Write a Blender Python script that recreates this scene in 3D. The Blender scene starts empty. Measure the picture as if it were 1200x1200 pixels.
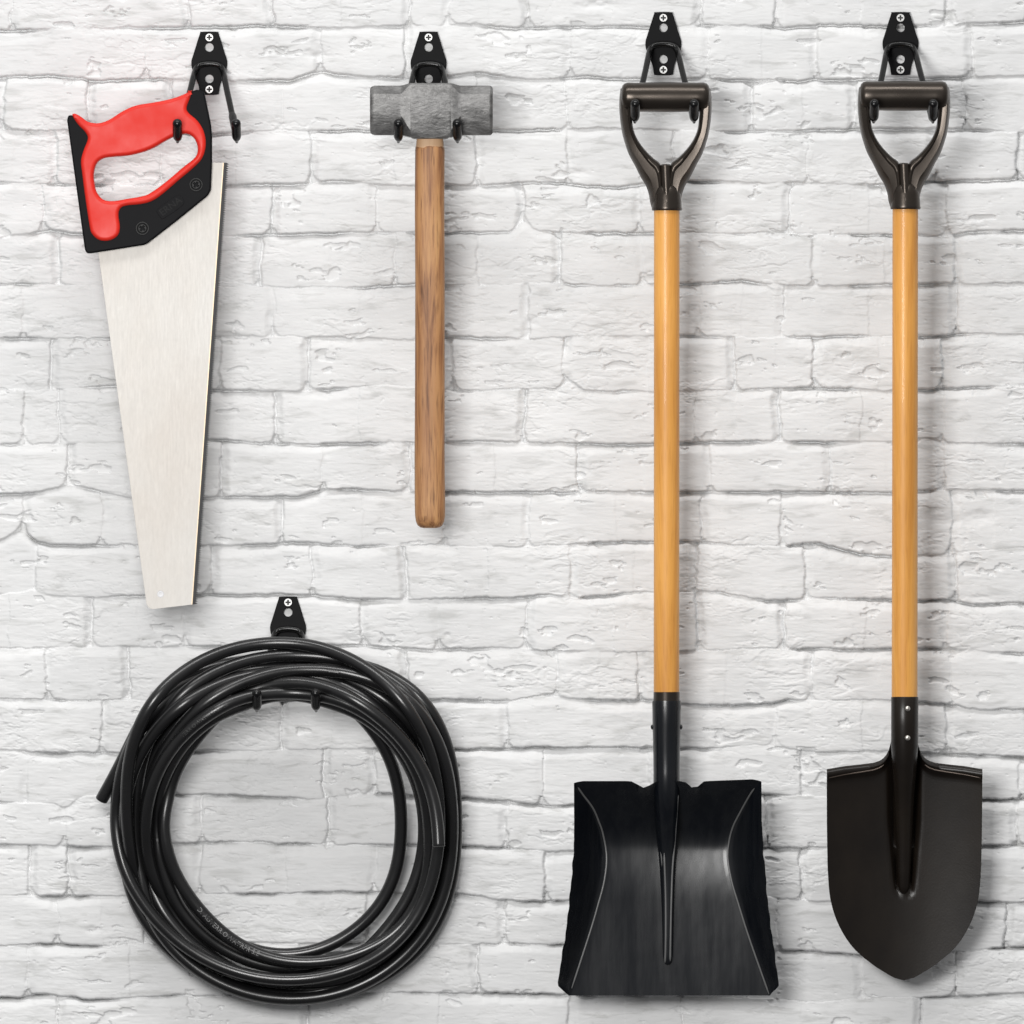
import bpy, bmesh, math, random
import numpy as np
from mathutils import Vector

SC = bpy.context.scene
COL = SC.collection
CAM_D = 16.0                                   # metres from the wall to the camera

# ------------------------------------------------------------------ camera
cam_data = bpy.data.cameras.new('camera')
cam_data.sensor_width = 36.0
cam_data.lens = 36.0 * CAM_D / 1.2
cam_data.clip_end = 60
cam_data.clip_start = 0.1
cam = bpy.data.objects.new('camera', cam_data)
COL.objects.link(cam)
cam.location = (0.6, -CAM_D, 0.6)
cam.rotation_euler = (math.pi / 2, 0, 0)
SC.camera = cam

# ------------------------------------------------------------------ world and lamps
world = bpy.data.worlds.new('World')
SC.world = world
world.use_nodes = True
bg = world.node_tree.nodes['Background']
# ambient gradient added for reflections and wall relief: pale above, dim below
_nt = world.node_tree
_tc = _nt.nodes.new('ShaderNodeTexCoord')
_sx = _nt.nodes.new('ShaderNodeSeparateXYZ')
_mr = _nt.nodes.new('ShaderNodeMapRange')
_mr.inputs['From Min'].default_value = -0.7
_mr.inputs['From Max'].default_value = 0.8
_cr = _nt.nodes.new('ShaderNodeValToRGB')
_cr.color_ramp.elements[0].color = (0.16, 0.16, 0.165, 1)
_cr.color_ramp.elements[1].color = (1.0, 1.0, 1.0, 1)
_nt.links.new(_tc.outputs['Generated'], _sx.inputs[0])
_nt.links.new(_sx.outputs['Z'], _mr.inputs['Value'])
_nt.links.new(_mr.outputs['Result'], _cr.inputs['Fac'])
_nt.links.new(_cr.outputs['Color'], bg.inputs['Color'])
bg.inputs['Strength'].default_value = 0.47


def area(name, loc, target, sx, sy, power, col=(1, 1, 1)):
    l = bpy.data.lights.new(name, 'AREA')
    l.shape = 'RECTANGLE'
    l.size, l.size_y, l.energy, l.color = sx, sy, power, col
    o = bpy.data.objects.new(name, l)
    COL.objects.link(o)
    o.location = loc
    o.rotation_euler = (Vector(target) - Vector(loc)).to_track_quat('-Z', 'Y').to_euler()
    return o


area('key_softbox', (0.0, -3.1, 0.95), (0.6, 0, 0.6), 0.95, 0.95, 64, (1, 0.99, 0.975))
area('top_softbox', (0.5, -3.6, 7.0), (0.6, 0, 0.6), 7.0, 1.2, 290, (1, 0.995, 0.985))

SC.view_settings.view_transform = 'Standard'
SC.view_settings.look = 'None'
SC.view_settings.exposure = 0.0
SC.view_settings.gamma = 1.0
SC.view_settings.use_curve_mapping = False
SC.render.film_transparent = False
try:
    SC.cycles.use_denoising = True
    SC.cycles.max_bounces = 8
except Exception:
    pass

# ------------------------------------------------------------------ helpers
S0 = (CAM_D - 0.075) / CAM_D


def w2(x, y, d, s=S0):
    """millimetres on the wall (x right, y down from the top, d out of the wall) -> metres"""
    return (0.6 + (x - 600) * s / 1000, -d / 1000, 0.6 + (600 - y) * s / 1000)


def sstep(t):
    t = np.clip(t, 0, 1)
    return t * t * (3 - 2 * t)


def catmull(p0, p1, p2, p3, t):
    return tuple(0.5 * ((2 * b) + (-a + c) * t + (2 * a - 5 * b + 4 * c - d) * t * t + (-a + 3 * b - 3 * c + d) * t ** 3)
                 for a, b, c, d in zip(p0, p1, p2, p3))


def smooth_closed(pts, sub=6):
    """closed outline through pts; a point with a third entry is a sharp corner"""
    n = len(pts)
    out = []
    for i in range(n):
        p1, p2 = pts[i], pts[(i + 1) % n]
        p0 = p1 if len(p1) > 2 else pts[i - 1]
        p3 = p2 if len(p2) > 2 else pts[(i + 2) % n]
        for k in range(sub):
            if len(p1) > 2 and len(p2) > 2 and k:
                continue
            out.append(catmull(p0[:2], p1[:2], p2[:2], p3[:2], k / sub))
    return out


def smooth_open(pts, sub=8):
    out = []
    n = len(pts)
    for i in range(n - 1):
        p0 = pts[max(i - 1, 0)]
        p3 = pts[min(i + 2, n - 1)]
        for k in range(sub):
            out.append(catmull(p0, pts[i], pts[i + 1], p3, k / sub))
    out.append(tuple(pts[-1]))
    return out


def circle(cx, cy, r, n=28):
    return [(cx + r * math.cos(2 * math.pi * k / n), cy + r * math.sin(2 * math.pi * k / n)) for k in range(n)]


class MB:
    """collects geometry in wall millimetres and links it as one mesh object"""

    def __init__(self, tilt=None):
        self.v, self.f = [], []
        self.tilt = tilt

    def add(self, verts, faces):
        o = len(self.v)
        self.v += [tuple(p) for p in verts]
        self.f += [tuple(i + o for i in f) for f in faces]

    def loft(self, rings, cap0=True, cap1=True):
        n = len(rings[0])
        vs = [p for r in rings for p in r]
        fs = []
        for i in range(len(rings) - 1):
            for k in range(n):
                a, b = i * n + k, i * n + (k + 1) % n
                fs.append((a, b, b + n, a + n))
        if cap0:
            fs.append(tuple(reversed(range(n))))
        if cap1:
            fs.append(tuple((len(rings) - 1) * n + k for k in range(n)))
        self.add(vs, fs)

    def tube(self, path, radii, n=14, caps=True, round_end=0):
        P = [Vector(p) for p in path]
        if not hasattr(radii, '__len__'):
            radii = [radii] * len(P)
        T = []
        for i in range(len(P)):
            t = P[min(i + 1, len(P) - 1)] - P[max(i - 1, 0)]
            T.append(t.normalized() if t.length > 1e-9 else Vector((0, 1, 0)))
        up = Vector((0, 0, 1)) if abs(T[0].z) < 0.9 else Vector((1, 0, 0))
        N = (up - T[0] * up.dot(T[0])).normalized()
        rings = []
        for i, p in enumerate(P):
            N = (N - T[i] * N.dot(T[i])).normalized()
            B = T[i].cross(N)
            rings.append([tuple(p + (N * math.cos(2 * math.pi * k / n) + B * math.sin(2 * math.pi * k / n)) * radii[i]) for k in range(n)])
        self.loft(rings, caps, caps)

    def lathe_y(self, cx, cd, prof, n=28, sx=1.0, sd=1.0):
        """profile of (y, r) about a vertical axis"""
        self.loft([[(cx + r * sx * math.cos(2 * math.pi * k / n), y, cd + r * sd * math.sin(2 * math.pi * k / n)) for k in range(n)] for y, r in prof])

    def lathe_x(self, cy, cd, prof, n=28):
        self.loft([[(x, cy + r * math.cos(2 * math.pi * k / n), cd + r * math.sin(2 * math.pi * k / n)) for k in range(n)] for x, r in prof])

    def lathe_d(self, cx, cy, prof, n=24):
        self.loft([[(cx + r * math.cos(2 * math.pi * k / n), cy + r * math.sin(2 * math.pi * k / n), d) for k in range(n)] for d, r in prof])

    def plate(self, loops, d0, d1, bevel=0.6, res=2):
        """flat outline (holes allowed) between two depths with rounded edges"""
        cu = bpy.data.curves.new('tmp', 'CURVE')
        cu.dimensions = '2D'
        cu.fill_mode = 'BOTH'
        cu.bevel_depth, cu.bevel_resolution = bevel, res
        cu.offset = -bevel
        cu.extrude = max((d1 - d0) / 2 - bevel, 0.01)
        for lp in loops:
            sp = cu.splines.new('POLY')
            sp.points.add(len(lp) - 1)
            for q, p in zip(sp.points, lp):
                q.co = (p[0], -p[1], 0, 1)
            sp.use_cyclic_u = True
        o = bpy.data.objects.new('tmp', cu)
        me = bpy.data.meshes.new_from_object(o)
        self.add([(v.co.x, -v.co.y, (d0 + d1) / 2 + v.co.z) for v in me.vertices], [tuple(p.vertices) for p in me.polygons])
        bpy.data.objects.remove(o)
        bpy.data.curves.remove(cu)
        bpy.data.meshes.remove(me)

    def build(self, name, mat, parent=None, angle=35, s=S0, origin=None, flat=True):
        me = bpy.data.meshes.new(name)
        if self.tilt:
            y0, k = self.tilt
            self.v = [(x, y, d + k * (y - y0)) for x, y, d in self.v]
        o = bpy.data.objects.new(name, me)
        if parent:
            org, q = Vector((0, 0, 0)), parent
            while q:
                org, q = org + q.location, q.parent
            o.parent = parent
        else:
            org = Vector(origin) if origin else Vector((0, 0, 0))
            o.location = org
        me.from_pydata([tuple(Vector(w2(x, y, d, s)) - org) for x, y, d in self.v], [], self.f)
        bm = bmesh.new()
        bm.from_mesh(me)
        bmesh.ops.remove_doubles(bm, verts=bm.verts, dist=1e-6)
        bmesh.ops.recalc_face_normals(bm, faces=bm.faces)
        bm.to_mesh(me)
        bm.free()
        for p in me.polygons:
            p.use_smooth = True
        me.set_sharp_from_angle(angle=math.radians(angle))
        for p in me.polygons:
            if flat and abs(p.normal.y) > 0.99995:
                p.use_smooth = False
        me.materials.append(mat)
        COL.objects.link(o)
        return o


def thing(name, label, cat, x, y, d=0, group=None):
    o = bpy.data.objects.new(name, None)
    o.empty_display_size = 0.02
    COL.objects.link(o)
    o.location = w2(x, y, d)
    tag(o, label, cat, group)
    return o


def tag(o, label, cat, group=None):
    o['label'], o['category'] = label, cat
    if group:
        o['group'] = group


# ------------------------------------------------------------------ materials
def material(name, base=(0.8, 0.8, 0.8), rough=0.5, metal=0.0, coat=0.0, spec=0.5):
    m = bpy.data.materials.new(name)
    m.use_nodes = True
    nt = m.node_tree
    b = nt.nodes['Principled BSDF']
    b.inputs['Base Color'].default_value = (*base, 1)
    b.inputs['Roughness'].default_value = rough
    b.inputs['Metallic'].default_value = metal
    b.inputs['Coat Weight'].default_value = coat
    b.inputs['Specular IOR Level'].default_value = spec
    return m, nt, b


def noise(nt, scale, stretch=(1, 1, 1), detail=4, rough=0.55, dist=0.0, loc=(0, 0, 0)):
    tc = nt.nodes.new('ShaderNodeTexCoord')
    mp = nt.nodes.new('ShaderNodeMapping')
    mp.inputs['Scale'].default_value = stretch
    mp.inputs['Location'].default_value = loc
    n = nt.nodes.new('ShaderNodeTexNoise')
    n.inputs['Scale'].default_value = scale
    n.inputs['Detail'].default_value = detail
    n.inputs['Roughness'].default_value = rough
    n.inputs['Distortion'].default_value = dist
    nt.links.new(tc.outputs['Object'], mp.inputs['Vector'])
    oi = nt.nodes.new('ShaderNodeObjectInfo')
    ad = nt.nodes.new('ShaderNodeVectorMath')
    ad.operation = 'MULTIPLY_ADD'
    nt.links.new(oi.outputs['Random'], ad.inputs[0])
    ad.inputs[1].default_value = (3.1, 1.7, 2.3)
    nt.links.new(mp.outputs['Vector'], ad.inputs[2])
    nt.links.new(ad.outputs['Vector'], n.inputs['Vector'])
    return n.outputs['Fac']


def ramp(nt, fac, stops):
    r = nt.nodes.new('ShaderNodeValToRGB')
    e = r.color_ramp.elements
    while len(e) < len(stops):
        e.new(0.5)
    for q, (p, c) in zip(e, stops):
        q.position = p
        q.color = (*c, 1) if len(c) == 3 else c
    nt.links.new(fac, r.inputs['Fac'])
    return r.outputs['Color']


def mix(nt, fac, a, b, mode='MIX'):
    n = nt.nodes.new('ShaderNodeMix')
    n.data_type = 'RGBA'
    n.blend_type = mode
    for sock, val in ((n.inputs['Factor'], fac), (n.inputs[6], a), (n.inputs[7], b)):
        if isinstance(val, (int, float)):
            sock.default_value = val
        elif isinstance(val, tuple):
            sock.default_value = (*val, 1)
        else:
            nt.links.new(val, sock)
    return n.outputs[2]


def bump(nt, b, h, strength=0.2, dist=0.001, prev=None):
    n = nt.nodes.new('ShaderNodeBump')
    n.inputs['Strength'].default_value = strength
    n.inputs['Distance'].default_value = dist
    nt.links.new(h, n.inputs['Height'])
    if prev:
        nt.links.new(prev, n.inputs['Normal'])
    nt.links.new(n.outputs['Normal'], b.inputs['Normal'])
    return n.outputs['Normal']


def rough_var(nt, b, fac, lo, hi):
    mr = nt.nodes.new('ShaderNodeMapRange')
    mr.inputs['From Min'].default_value = 0.3
    mr.inputs['From Max'].default_value = 0.7
    mr.inputs['To Min'].default_value = lo
    mr.inputs['To Max'].default_value = hi
    nt.links.new(fac, mr.inputs['Value'])
    nt.links.new(mr.outputs['Result'], b.inputs['Roughness'])


# painted brick
M_BRICK, nt, b = material('white_painted_brick', (0.8, 0.8, 0.8), 0.62)
c1 = ramp(nt, noise(nt, 9, (1, 1, 2.2), 5, 0.6), [(0.3, (0.70, 0.704, 0.707)), (0.7, (0.785, 0.786, 0.787))])
c2 = ramp(nt, noise(nt, 60, (0.35, 1, 1.6), 4, 0.6, 0.6, (3, 1, 7)), [(0.30, (0.80, 0.80, 0.79)), (0.46, (1, 1, 1))])
nt.links.new(mix(nt, 1.0, c1, c2, 'MULTIPLY'), b.inputs['Base Color'])
nn = bump(nt, b, noise(nt, 420, (0.25, 1, 1), 5, 0.6), 0.13, 0.0010)
nn = bump(nt, b, noise(nt, 150, (0.3, 1, 1.2), 6, 0.65, 1.2), 0.13, 0.0022, nn)

# hooks
M_PLATE, nt, b = material('black_powder_coat', (0.0035, 0.0035, 0.004), 0.55, spec=0.12)
bump(nt, b, noise(nt, 1500, (1, 1, 1), 2), 0.12, 0.0004)
M_WIRE, nt, b = material('black_enamelled_wire', (0.004, 0.004, 0.004), 0.22, spec=0.3)
M_CAP, nt, b = material('black_vinyl', (0.004, 0.004, 0.0045), 0.25, spec=0.4)
M_SCREW, nt, b = material('zinc_screw', (0.60, 0.60, 0.59), 0.42, 0.45)
bump(nt, b, noise(nt, 900), 0.1, 0.0004)
M_RECESS, nt, b = material('dark_recess', (0.02, 0.02, 0.02), 0.6)

# saw
M_BLADE, nt, b = material('brushed_saw_steel', (0.75, 0.71, 0.66), 0.45, 0.15, 0.0, 0.25)
st = noise(nt, 1100, (1, 1, 0.05), 3, 0.6)
cl = noise(nt, 7, (1, 1, 0.6), 4, 0.6)
ca = ramp(nt, cl, [(0.30, (0.515, 0.482, 0.445)), (0.7, (0.565, 0.55, 0.525))])
cb = ramp(nt, st, [(0.3, (0.955, 0.95, 0.945)), (0.7, (1, 1, 1))])
cc = ramp(nt, noise(nt, 380, (1, 1, 0.35), 4, 0.7), [(0.3, (0.94, 0.935, 0.93)), (0.6, (1, 1, 1))])
nt.links.new(mix(nt, 1.0, mix(nt, 1.0, ca, cb, 'MULTIPLY'), cc, 'MULTIPLY'), b.inputs['Base Color'])
rough_var(nt, b, st, 0.42, 0.50)
bump(nt, b, st, 0.10, 0.0003)
M_HOLE_FILL, nt, b = material('pale_hole_fill', (0.42, 0.42, 0.43), 0.4, 0.2)
M_TEETH, nt, b = material('dark_hardened_teeth', (0.022, 0.022, 0.024), 0.5, spec=0.3)
M_TAN, nt, b = material('heat_tinted_steel', (0.62, 0.49, 0.34), 0.42, 0.3)
M_SAWBLACK, nt, b = material('black_saw_plastic', (0.005, 0.005, 0.006), 0.55, spec=0.10)
bump(nt, b, noise(nt, 1400), 0.15, 0.0004)
M_MARK, nt, b = material('grey_black_plastic', (0.009, 0.009, 0.0095), 0.5, spec=0.12)
M_RED, nt, b = material('red_soft_grip', (0.70, 0.024, 0.013), 0.5, spec=0.35)
rough_var(nt, b, noise(nt, 30, (1, 1, 1), 5), 0.40, 0.60)
bump(nt, b, noise(nt, 1300), 0.10, 0.0004)
M_SAWSCREW, nt, b = material('black_oxide_screw', (0.003, 0.003, 0.003), 0.42, 0.0, 0.0, 0.18)

# hammer
M_IRON, nt, b = material('forged_grey_iron', (0.30, 0.30, 0.30), 0.45, 0.6)
ng = noise(nt, 420, (0.35, 1, 1), 5, 0.7)
nb = noise(nt, 45, (0.7, 1, 1.5), 6, 0.7, 0.4)
nt.links.new(mix(nt, 0.17, ramp(nt, nb, [(0.3, (0.055, 0.054, 0.053)), (0.5, (0.145, 0.143, 0.141)), (0.72, (0.29, 0.287, 0.283))]),
                 ramp(nt, ng, [(0.35, (0.07, 0.07, 0.07)), (0.65, (0.42, 0.415, 0.41))])), b.inputs['Base Color'])
rough_var(nt, b, nb, 0.36, 0.52)
nn = bump(nt, b, ng, 0.22, 0.0010)
bump(nt, b, nb, 0.40, 0.003, nn)
M_OLDWOOD, nt, b = material('weathered_hickory', (0.4, 0.2, 0.1), 0.55)
g1 = noise(nt, 90, (1, 1, 0.045), 5, 0.6, 0.5)
g2 = noise(nt, 420, (1, 1, 0.03), 4, 0.6)
g3 = noise(nt, 5, (1.5, 1, 1), 3, 0.5)
wa = ramp(nt, g1, [(0.30, (0.12, 0.055, 0.025)), (0.40, (0.33, 0.17, 0.078)), (0.55, (0.56, 0.325, 0.145)), (0.75, (0.51, 0.335, 0.165))])
wb = ramp(nt, g2, [(0.30, (0.45, 0.40, 0.37)), (0.48, (1, 1, 1))])
wc = mix(nt, 1.0, wa, wb, 'MULTIPLY')
wd = ramp(nt, g3, [(0.35, (0.66, 0.52, 0.45)), (0.65, (1.15, 1.08, 1.0))])
nt.links.new(mix(nt, 1.0, wc, wd, 'MULTIPLY'), b.inputs['Base Color'])
bump(nt, b, g2, 0.35, 0.0008)

M_NECK, nt, b = material('pale_bare_hickory', (0.5, 0.3, 0.17), 0.6)
g1 = noise(nt, 110, (1, 1, 0.10), 5, 0.6, 0.5)
nt.links.new(ramp(nt, g1, [(0.30, (0.30, 0.15, 0.07)), (0.42, (0.50, 0.30, 0.165)), (0.7, (0.60, 0.40, 0.24))]), b.inputs['Base Color'])
bump(nt, b, g1, 0.3, 0.0008)

# shovel shafts
M_WOOD, nt, b = material('varnished_ash', (0.7, 0.35, 0.1), 0.45, 0.0, 0.1)
g1 = noise(nt, 60, (1, 1, 0.04), 4, 0.55, 0.6)
g2 = noise(nt, 500, (1, 1, 0.03), 3, 0.6)
g3 = noise(nt, 11, (1, 1, 0.5), 3, 0.5)
wa = ramp(nt, g1, [(0.28, (0.62, 0.265, 0.052)), (0.5, (0.78, 0.375, 0.082)), (0.72, (0.84, 0.43, 0.115))])
wb = ramp(nt, g2, [(0.3, (0.88, 0.85, 0.82)), (0.5, (1, 1, 1))])
wd = ramp(nt, g3, [(0.3, (0.88, 0.83, 0.76)), (0.7, (1.05, 1.05, 1.05))])
nt.links.new(mix(nt, 1.0, mix(nt, 1.0, wa, wb, 'MULTIPLY'), wd, 'MULTIPLY'), b.inputs['Base Color'])
bump(nt, b, g2, 0.08, 0.0004)
M_BRONZE, nt, b = material('dark_bronze_enamel', (0.060, 0.050, 0.042), 0.30, 0.8)
ns = noise(nt, 700, (1, 1, 1), 3, 0.6)
rough_var(nt, b, noise(nt, 18, (1, 1, 1), 4), 0.24, 0.33)
bump(nt, b, ns, 0.10, 0.0005)
M_SHOVEL, nt, b = material('glossy_black_lacquer', (0.006, 0.0065, 0.0075), 0.3, 0.0, 0.1, 0.42)
nv = noise(nt, 45, (1, 1, 0.10), 5, 0.65)
nt.links.new(ramp(nt, nv, [(0.40, (0.003, 0.004, 0.0062)), (0.78, (0.011, 0.012, 0.0138))]), b.inputs['Base Color'])
rough_var(nt, b, nv, 0.20, 0.32)
bump(nt, b, noise(nt, 14, (1, 1, 0.6), 3), 0.2, 0.004)
M_FOLD_GLINT, nt, b = material('fold_highlight', (0.15, 0.15, 0.15), 0.4, 0.3)  # highlight of the shovel folds put into the colour
M_TREAD_GLINT, nt, b = material('brown_fold_highlight', (0.11, 0.085, 0.07), 0.33, 0.5)  # lit line below the spade's tread roll, painted as a lighter brown
M_SPADE, nt, b = material('hammered_dark_steel', (0.02, 0.016, 0.014), 0.33, 0.0, 0.03, 0.28)
nv = noise(nt, 16, (1, 1, 0.7), 4, 0.6)
nt.links.new(ramp(nt, nv, [(0.3, (0.006, 0.0042, 0.0033)), (0.7, (0.0125, 0.0092, 0.0066))]), b.inputs['Base Color'])
nn = bump(nt, b, noise(nt, 520, (1, 1, 1), 2, 0.5), 0.09, 0.0006)
bump(nt, b, noise(nt, 10, (1, 1, 0.6), 3), 0.2, 0.004, nn)
M_RIVET, nt, b = material('steel_rivet', (0.60, 0.57, 0.53), 0.35, 0.9)

# hose
M_HOSE, nt, b = material('black_rubber_hose', (0.0095, 0.0095, 0.010), 0.34, 0.0, 0.0, 0.6)
rough_var(nt, b, noise(nt, 25), 0.22, 0.32)
bump(nt, b, noise(nt, 900), 0.04, 0.0003)
M_CUT, nt, b = material('cut_rubber', (0.10, 0.10, 0.10), 0.55)
M_PRINT, nt, b = material('worn_grey_print', (0.22, 0.22, 0.22), 0.6)
M_EMBOSS, nt, b = material('embossed_rubber', (0.05, 0.05, 0.05), 0.4)

# ------------------------------------------------------------------ the brick wall (relief modelled course by course)
JOINTS = [
    [(0, 37), (100, 33), (200, 33), (300, 31), (340, 32), (400, 33), (470, 31), (560, 28), (600, 34), (640, 32), (740, 31), (780, 33), (830, 30), (900, 31), (920, 34), (960, 30), (1050, 31), (1110, 30), (1200, 26)],
    [(0, 91), (60, 88), (110, 95), (200, 93), (300, 95), (340, 94), (370, 84), (420, 90), (500, 93), (560, 85), (600, 91), (630, 93), (680, 90), (740, 93), (800, 92), (900, 95), (1000, 94), (1050, 91), (1110, 92), (1200, 89)],
    [(0, 151), (40, 153), (100, 152), (280, 158), (300, 154), (330, 153), (430, 154), (570, 153), (640, 152), (720, 150), (800, 152), (870, 155), (960, 152), (1010, 152), (1100, 151), (1200, 156)],
    [(0, 214), (100, 218), (270, 217), (350, 216), (390, 212), (450, 217), (560, 218), (620, 214), (680, 217), (720, 220), (800, 213), (900, 215), (960, 214), (1030, 217), (1110, 213), (1200, 210)],
    [(0, 278), (60, 271), (100, 276), (270, 277), (320, 275), (430, 273), (520, 273), (600, 272), (613, 258), (628, 272), (700, 273), (810, 273), (900, 274), (960, 275), (1030, 276), (1110, 277), (1150, 272), (1200, 270)],
    [(0, 334), (70, 334), (120, 335), (260, 330), (300, 335), (350, 338), (430, 337), (480, 334), (560, 335), (640, 332), (700, 336), (800, 333), (870, 330), (900, 333), (960, 336), (1050, 334), (1200, 332)],
    [(0, 397), (120, 397), (260, 395), (340, 395), (480, 398), (540, 396), (600, 397), (700, 395), (820, 395), (900, 396), (1000, 395), (1040, 394), (1100, 395), (1140, 391), (1200, 393)],
    [(0, 457), (40, 458), (130, 453), (255, 457), (350, 459), (380, 457), (450, 451), (540, 459), (600, 457), (655, 457), (668, 445), (684, 459), (760, 459), (800, 459), (860, 457), (930, 456), (1000, 456), (1040, 458), (1110, 456), (1200, 452)],
    [(0, 521), (60, 521), (140, 519), (250, 515), (300, 520), (380, 521), (480, 518), (600, 518), (660, 520), (740, 521), (820, 519), (900, 517), (970, 519), (1040, 517), (1090, 513), (1110, 520), (1200, 520)],
    [(0, 580), (50, 577), (80, 568), (110, 575), (150, 584), (270, 583), (350, 583), (380, 574), (450, 576), (600, 577), (770, 577), (900, 577), (970, 577), (1040, 578), (1110, 574), (1200, 577)],
    [(0, 634), (25, 621), (40, 634), (60, 640), (160, 639), (300, 640), (340, 636), (420, 641), (500, 639), (600, 642), (640, 640), (740, 635), (830, 636), (860, 640), (920, 640), (960, 637), (1010, 650), (1040, 652), (1110, 650), (1200, 641)],
    [(0, 697), (40, 691), (60, 699), (120, 700), (200, 697), (300, 698), (360, 698), (420, 703), (520, 702), (600, 701), (640, 697), (680, 701), (740, 695), (840, 694), (900, 705), (960, 702), (1040, 703), (1110, 704), (1140, 709), (1200, 707)],
    [(0, 761), (90, 759), (220, 758), (420, 757), (500, 762), (600, 760), (640, 763), (760, 764), (820, 763), (900, 760), (1000, 762), (1100, 760), (1200, 767)],
    [(0, 820), (80, 821), (300, 821), (500, 820), (600, 822), (640, 815), (700, 822), (760, 821), (830, 827), (900, 826), (920, 821), (1030, 821), (1100, 826), (1150, 832), (1200, 831)],
    [(0, 878), (60, 884), (130, 883), (300, 880), (430, 877), (530, 879), (640, 877), (750, 876), (830, 878), (900, 873), (960, 882), (1030, 880), (1200, 888)],
    [(0, 940), (60, 942), (80, 948), (95, 934), (150, 932), (240, 932), (360, 937), (420, 930), (530, 935), (600, 940), (650, 946), (720, 940), (900, 931), (1000, 935), (1160, 938), (1200, 937)],
    [(0, 990), (80, 992), (130, 993), (260, 987), (380, 990), (560, 992), (600, 995), (650, 999), (900, 994), (970, 994), (1160, 992), (1200, 990)],
    [(0, 1050), (150, 1051), (300, 1048), (400, 1046), (540, 1048), (600, 1057), (660, 1056), (900, 1051), (960, 1057), (1150, 1057), (1200, 1058)],
    [(0, 1109), (60, 1107), (120, 1110), (170, 1106), (260, 1105), (520, 1108), (600, 1107), (650, 1108), (900, 1113), (960, 1116), (1010, 1120), (1130, 1116), (1200, 1110)],
    [(0, 1170), (25, 1170), (50, 1165), (100, 1172), (180, 1168), (300, 1166), (500, 1164), (600, 1165), (660, 1166), (900, 1170), (960, 1175), (1010, 1170), (1080, 1170), (1200, 1165)],
]
PERPS = [
    [13, 220, 318, 480, 527, 618, 820, 908, 1110], [170, 375, 475, 668, 830, 956, 1140], [105, 200, 330, 560, 665, 880, 1000, 1130],
    [65, 190, 365, 560, 665, 790, 945, 1095], [50, 190, 320, 440, 613, 750, 925, 1110], [70, 305, 463, 560, 656, 752, 952, 1120],
    [27, 190, 320, 520, 619, 820, 918, 1120], [60, 258, 363, 530, 662, 860, 955, 1105], [27, 68, 220, 323, 520, 615, 815, 913, 1105],
    [80, 260, 379, 480, 679, 830, 972, 1105], [27, 120, 330, 520, 621, 823, 917, 1115], [43, 248, 366, 475, 668, 815, 943, 1120],
    [108, 216, 425, 515, 619, 818, 918, 1110], [55, 150, 350, 475, 653, 748, 950, 1115], [120, 330, 450, 595, 780, 910, 1110],
    [30, 200, 380, 438, 637, 760, 940, 1195], [78, 235, 385, 595, 780, 900, 1190], [37, 82, 234, 440, 640, 800, 940, 1090],
    [67, 170, 430, 590, 760, 910, 1180], [33, 270, 350, 560, 670, 800, 1010, 1120], [67, 360, 667, 800, 1080]]


def vnoise(x, y, seed):
    xi = np.floor(x).astype(np.int64)
    yi = np.floor(y).astype(np.int64)
    fx, fy = x - xi, y - yi
    fx = fx * fx * fx * (fx * (fx * 6 - 15) + 10)
    fy = fy * fy * fy * (fy * (fy * 6 - 15) + 10)

    def h(a, c):
        n = (a * 374761393 + c * 668265263 + seed * 1274126177) & 0xFFFFFFFF
        n = ((n ^ (n >> 13)) * 1103515245) & 0xFFFFFFFF
        n = ((n ^ (n >> 16)) * 2246822519) & 0xFFFFFFFF
        return ((n ^ (n >> 15)) & 0xFFFFFF) / float(0xFFFFFF)
    a, b_ = h(xi, yi), h(xi + 1, yi)
    c, d = h(xi, yi + 1), h(xi + 1, yi + 1)
    return (a + (b_ - a) * fx) * (1 - fy) + (c + (d - c) * fx) * fy - 0.5


def fbm(x, y, seed, octaves=4, gain=0.5):
    r, a = 0, 1.0
    for o in range(octaves):
        r = r + a * vnoise(x * 2 ** o + 17.3 * o, y * 2 ** o + 9.1 * o, seed + o * 7)
        a *= gain
    return r


def wall_axis(lo, hi, out, fine):
    core = np.arange(lo, hi + fine, fine)
    steps = np.cumsum(np.minimum(fine * 1.09 ** np.arange(1, 400), 9.0))
    steps = steps[steps < out]
    return np.concatenate([(lo - steps)[::-1], core, hi + fine + steps])


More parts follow.
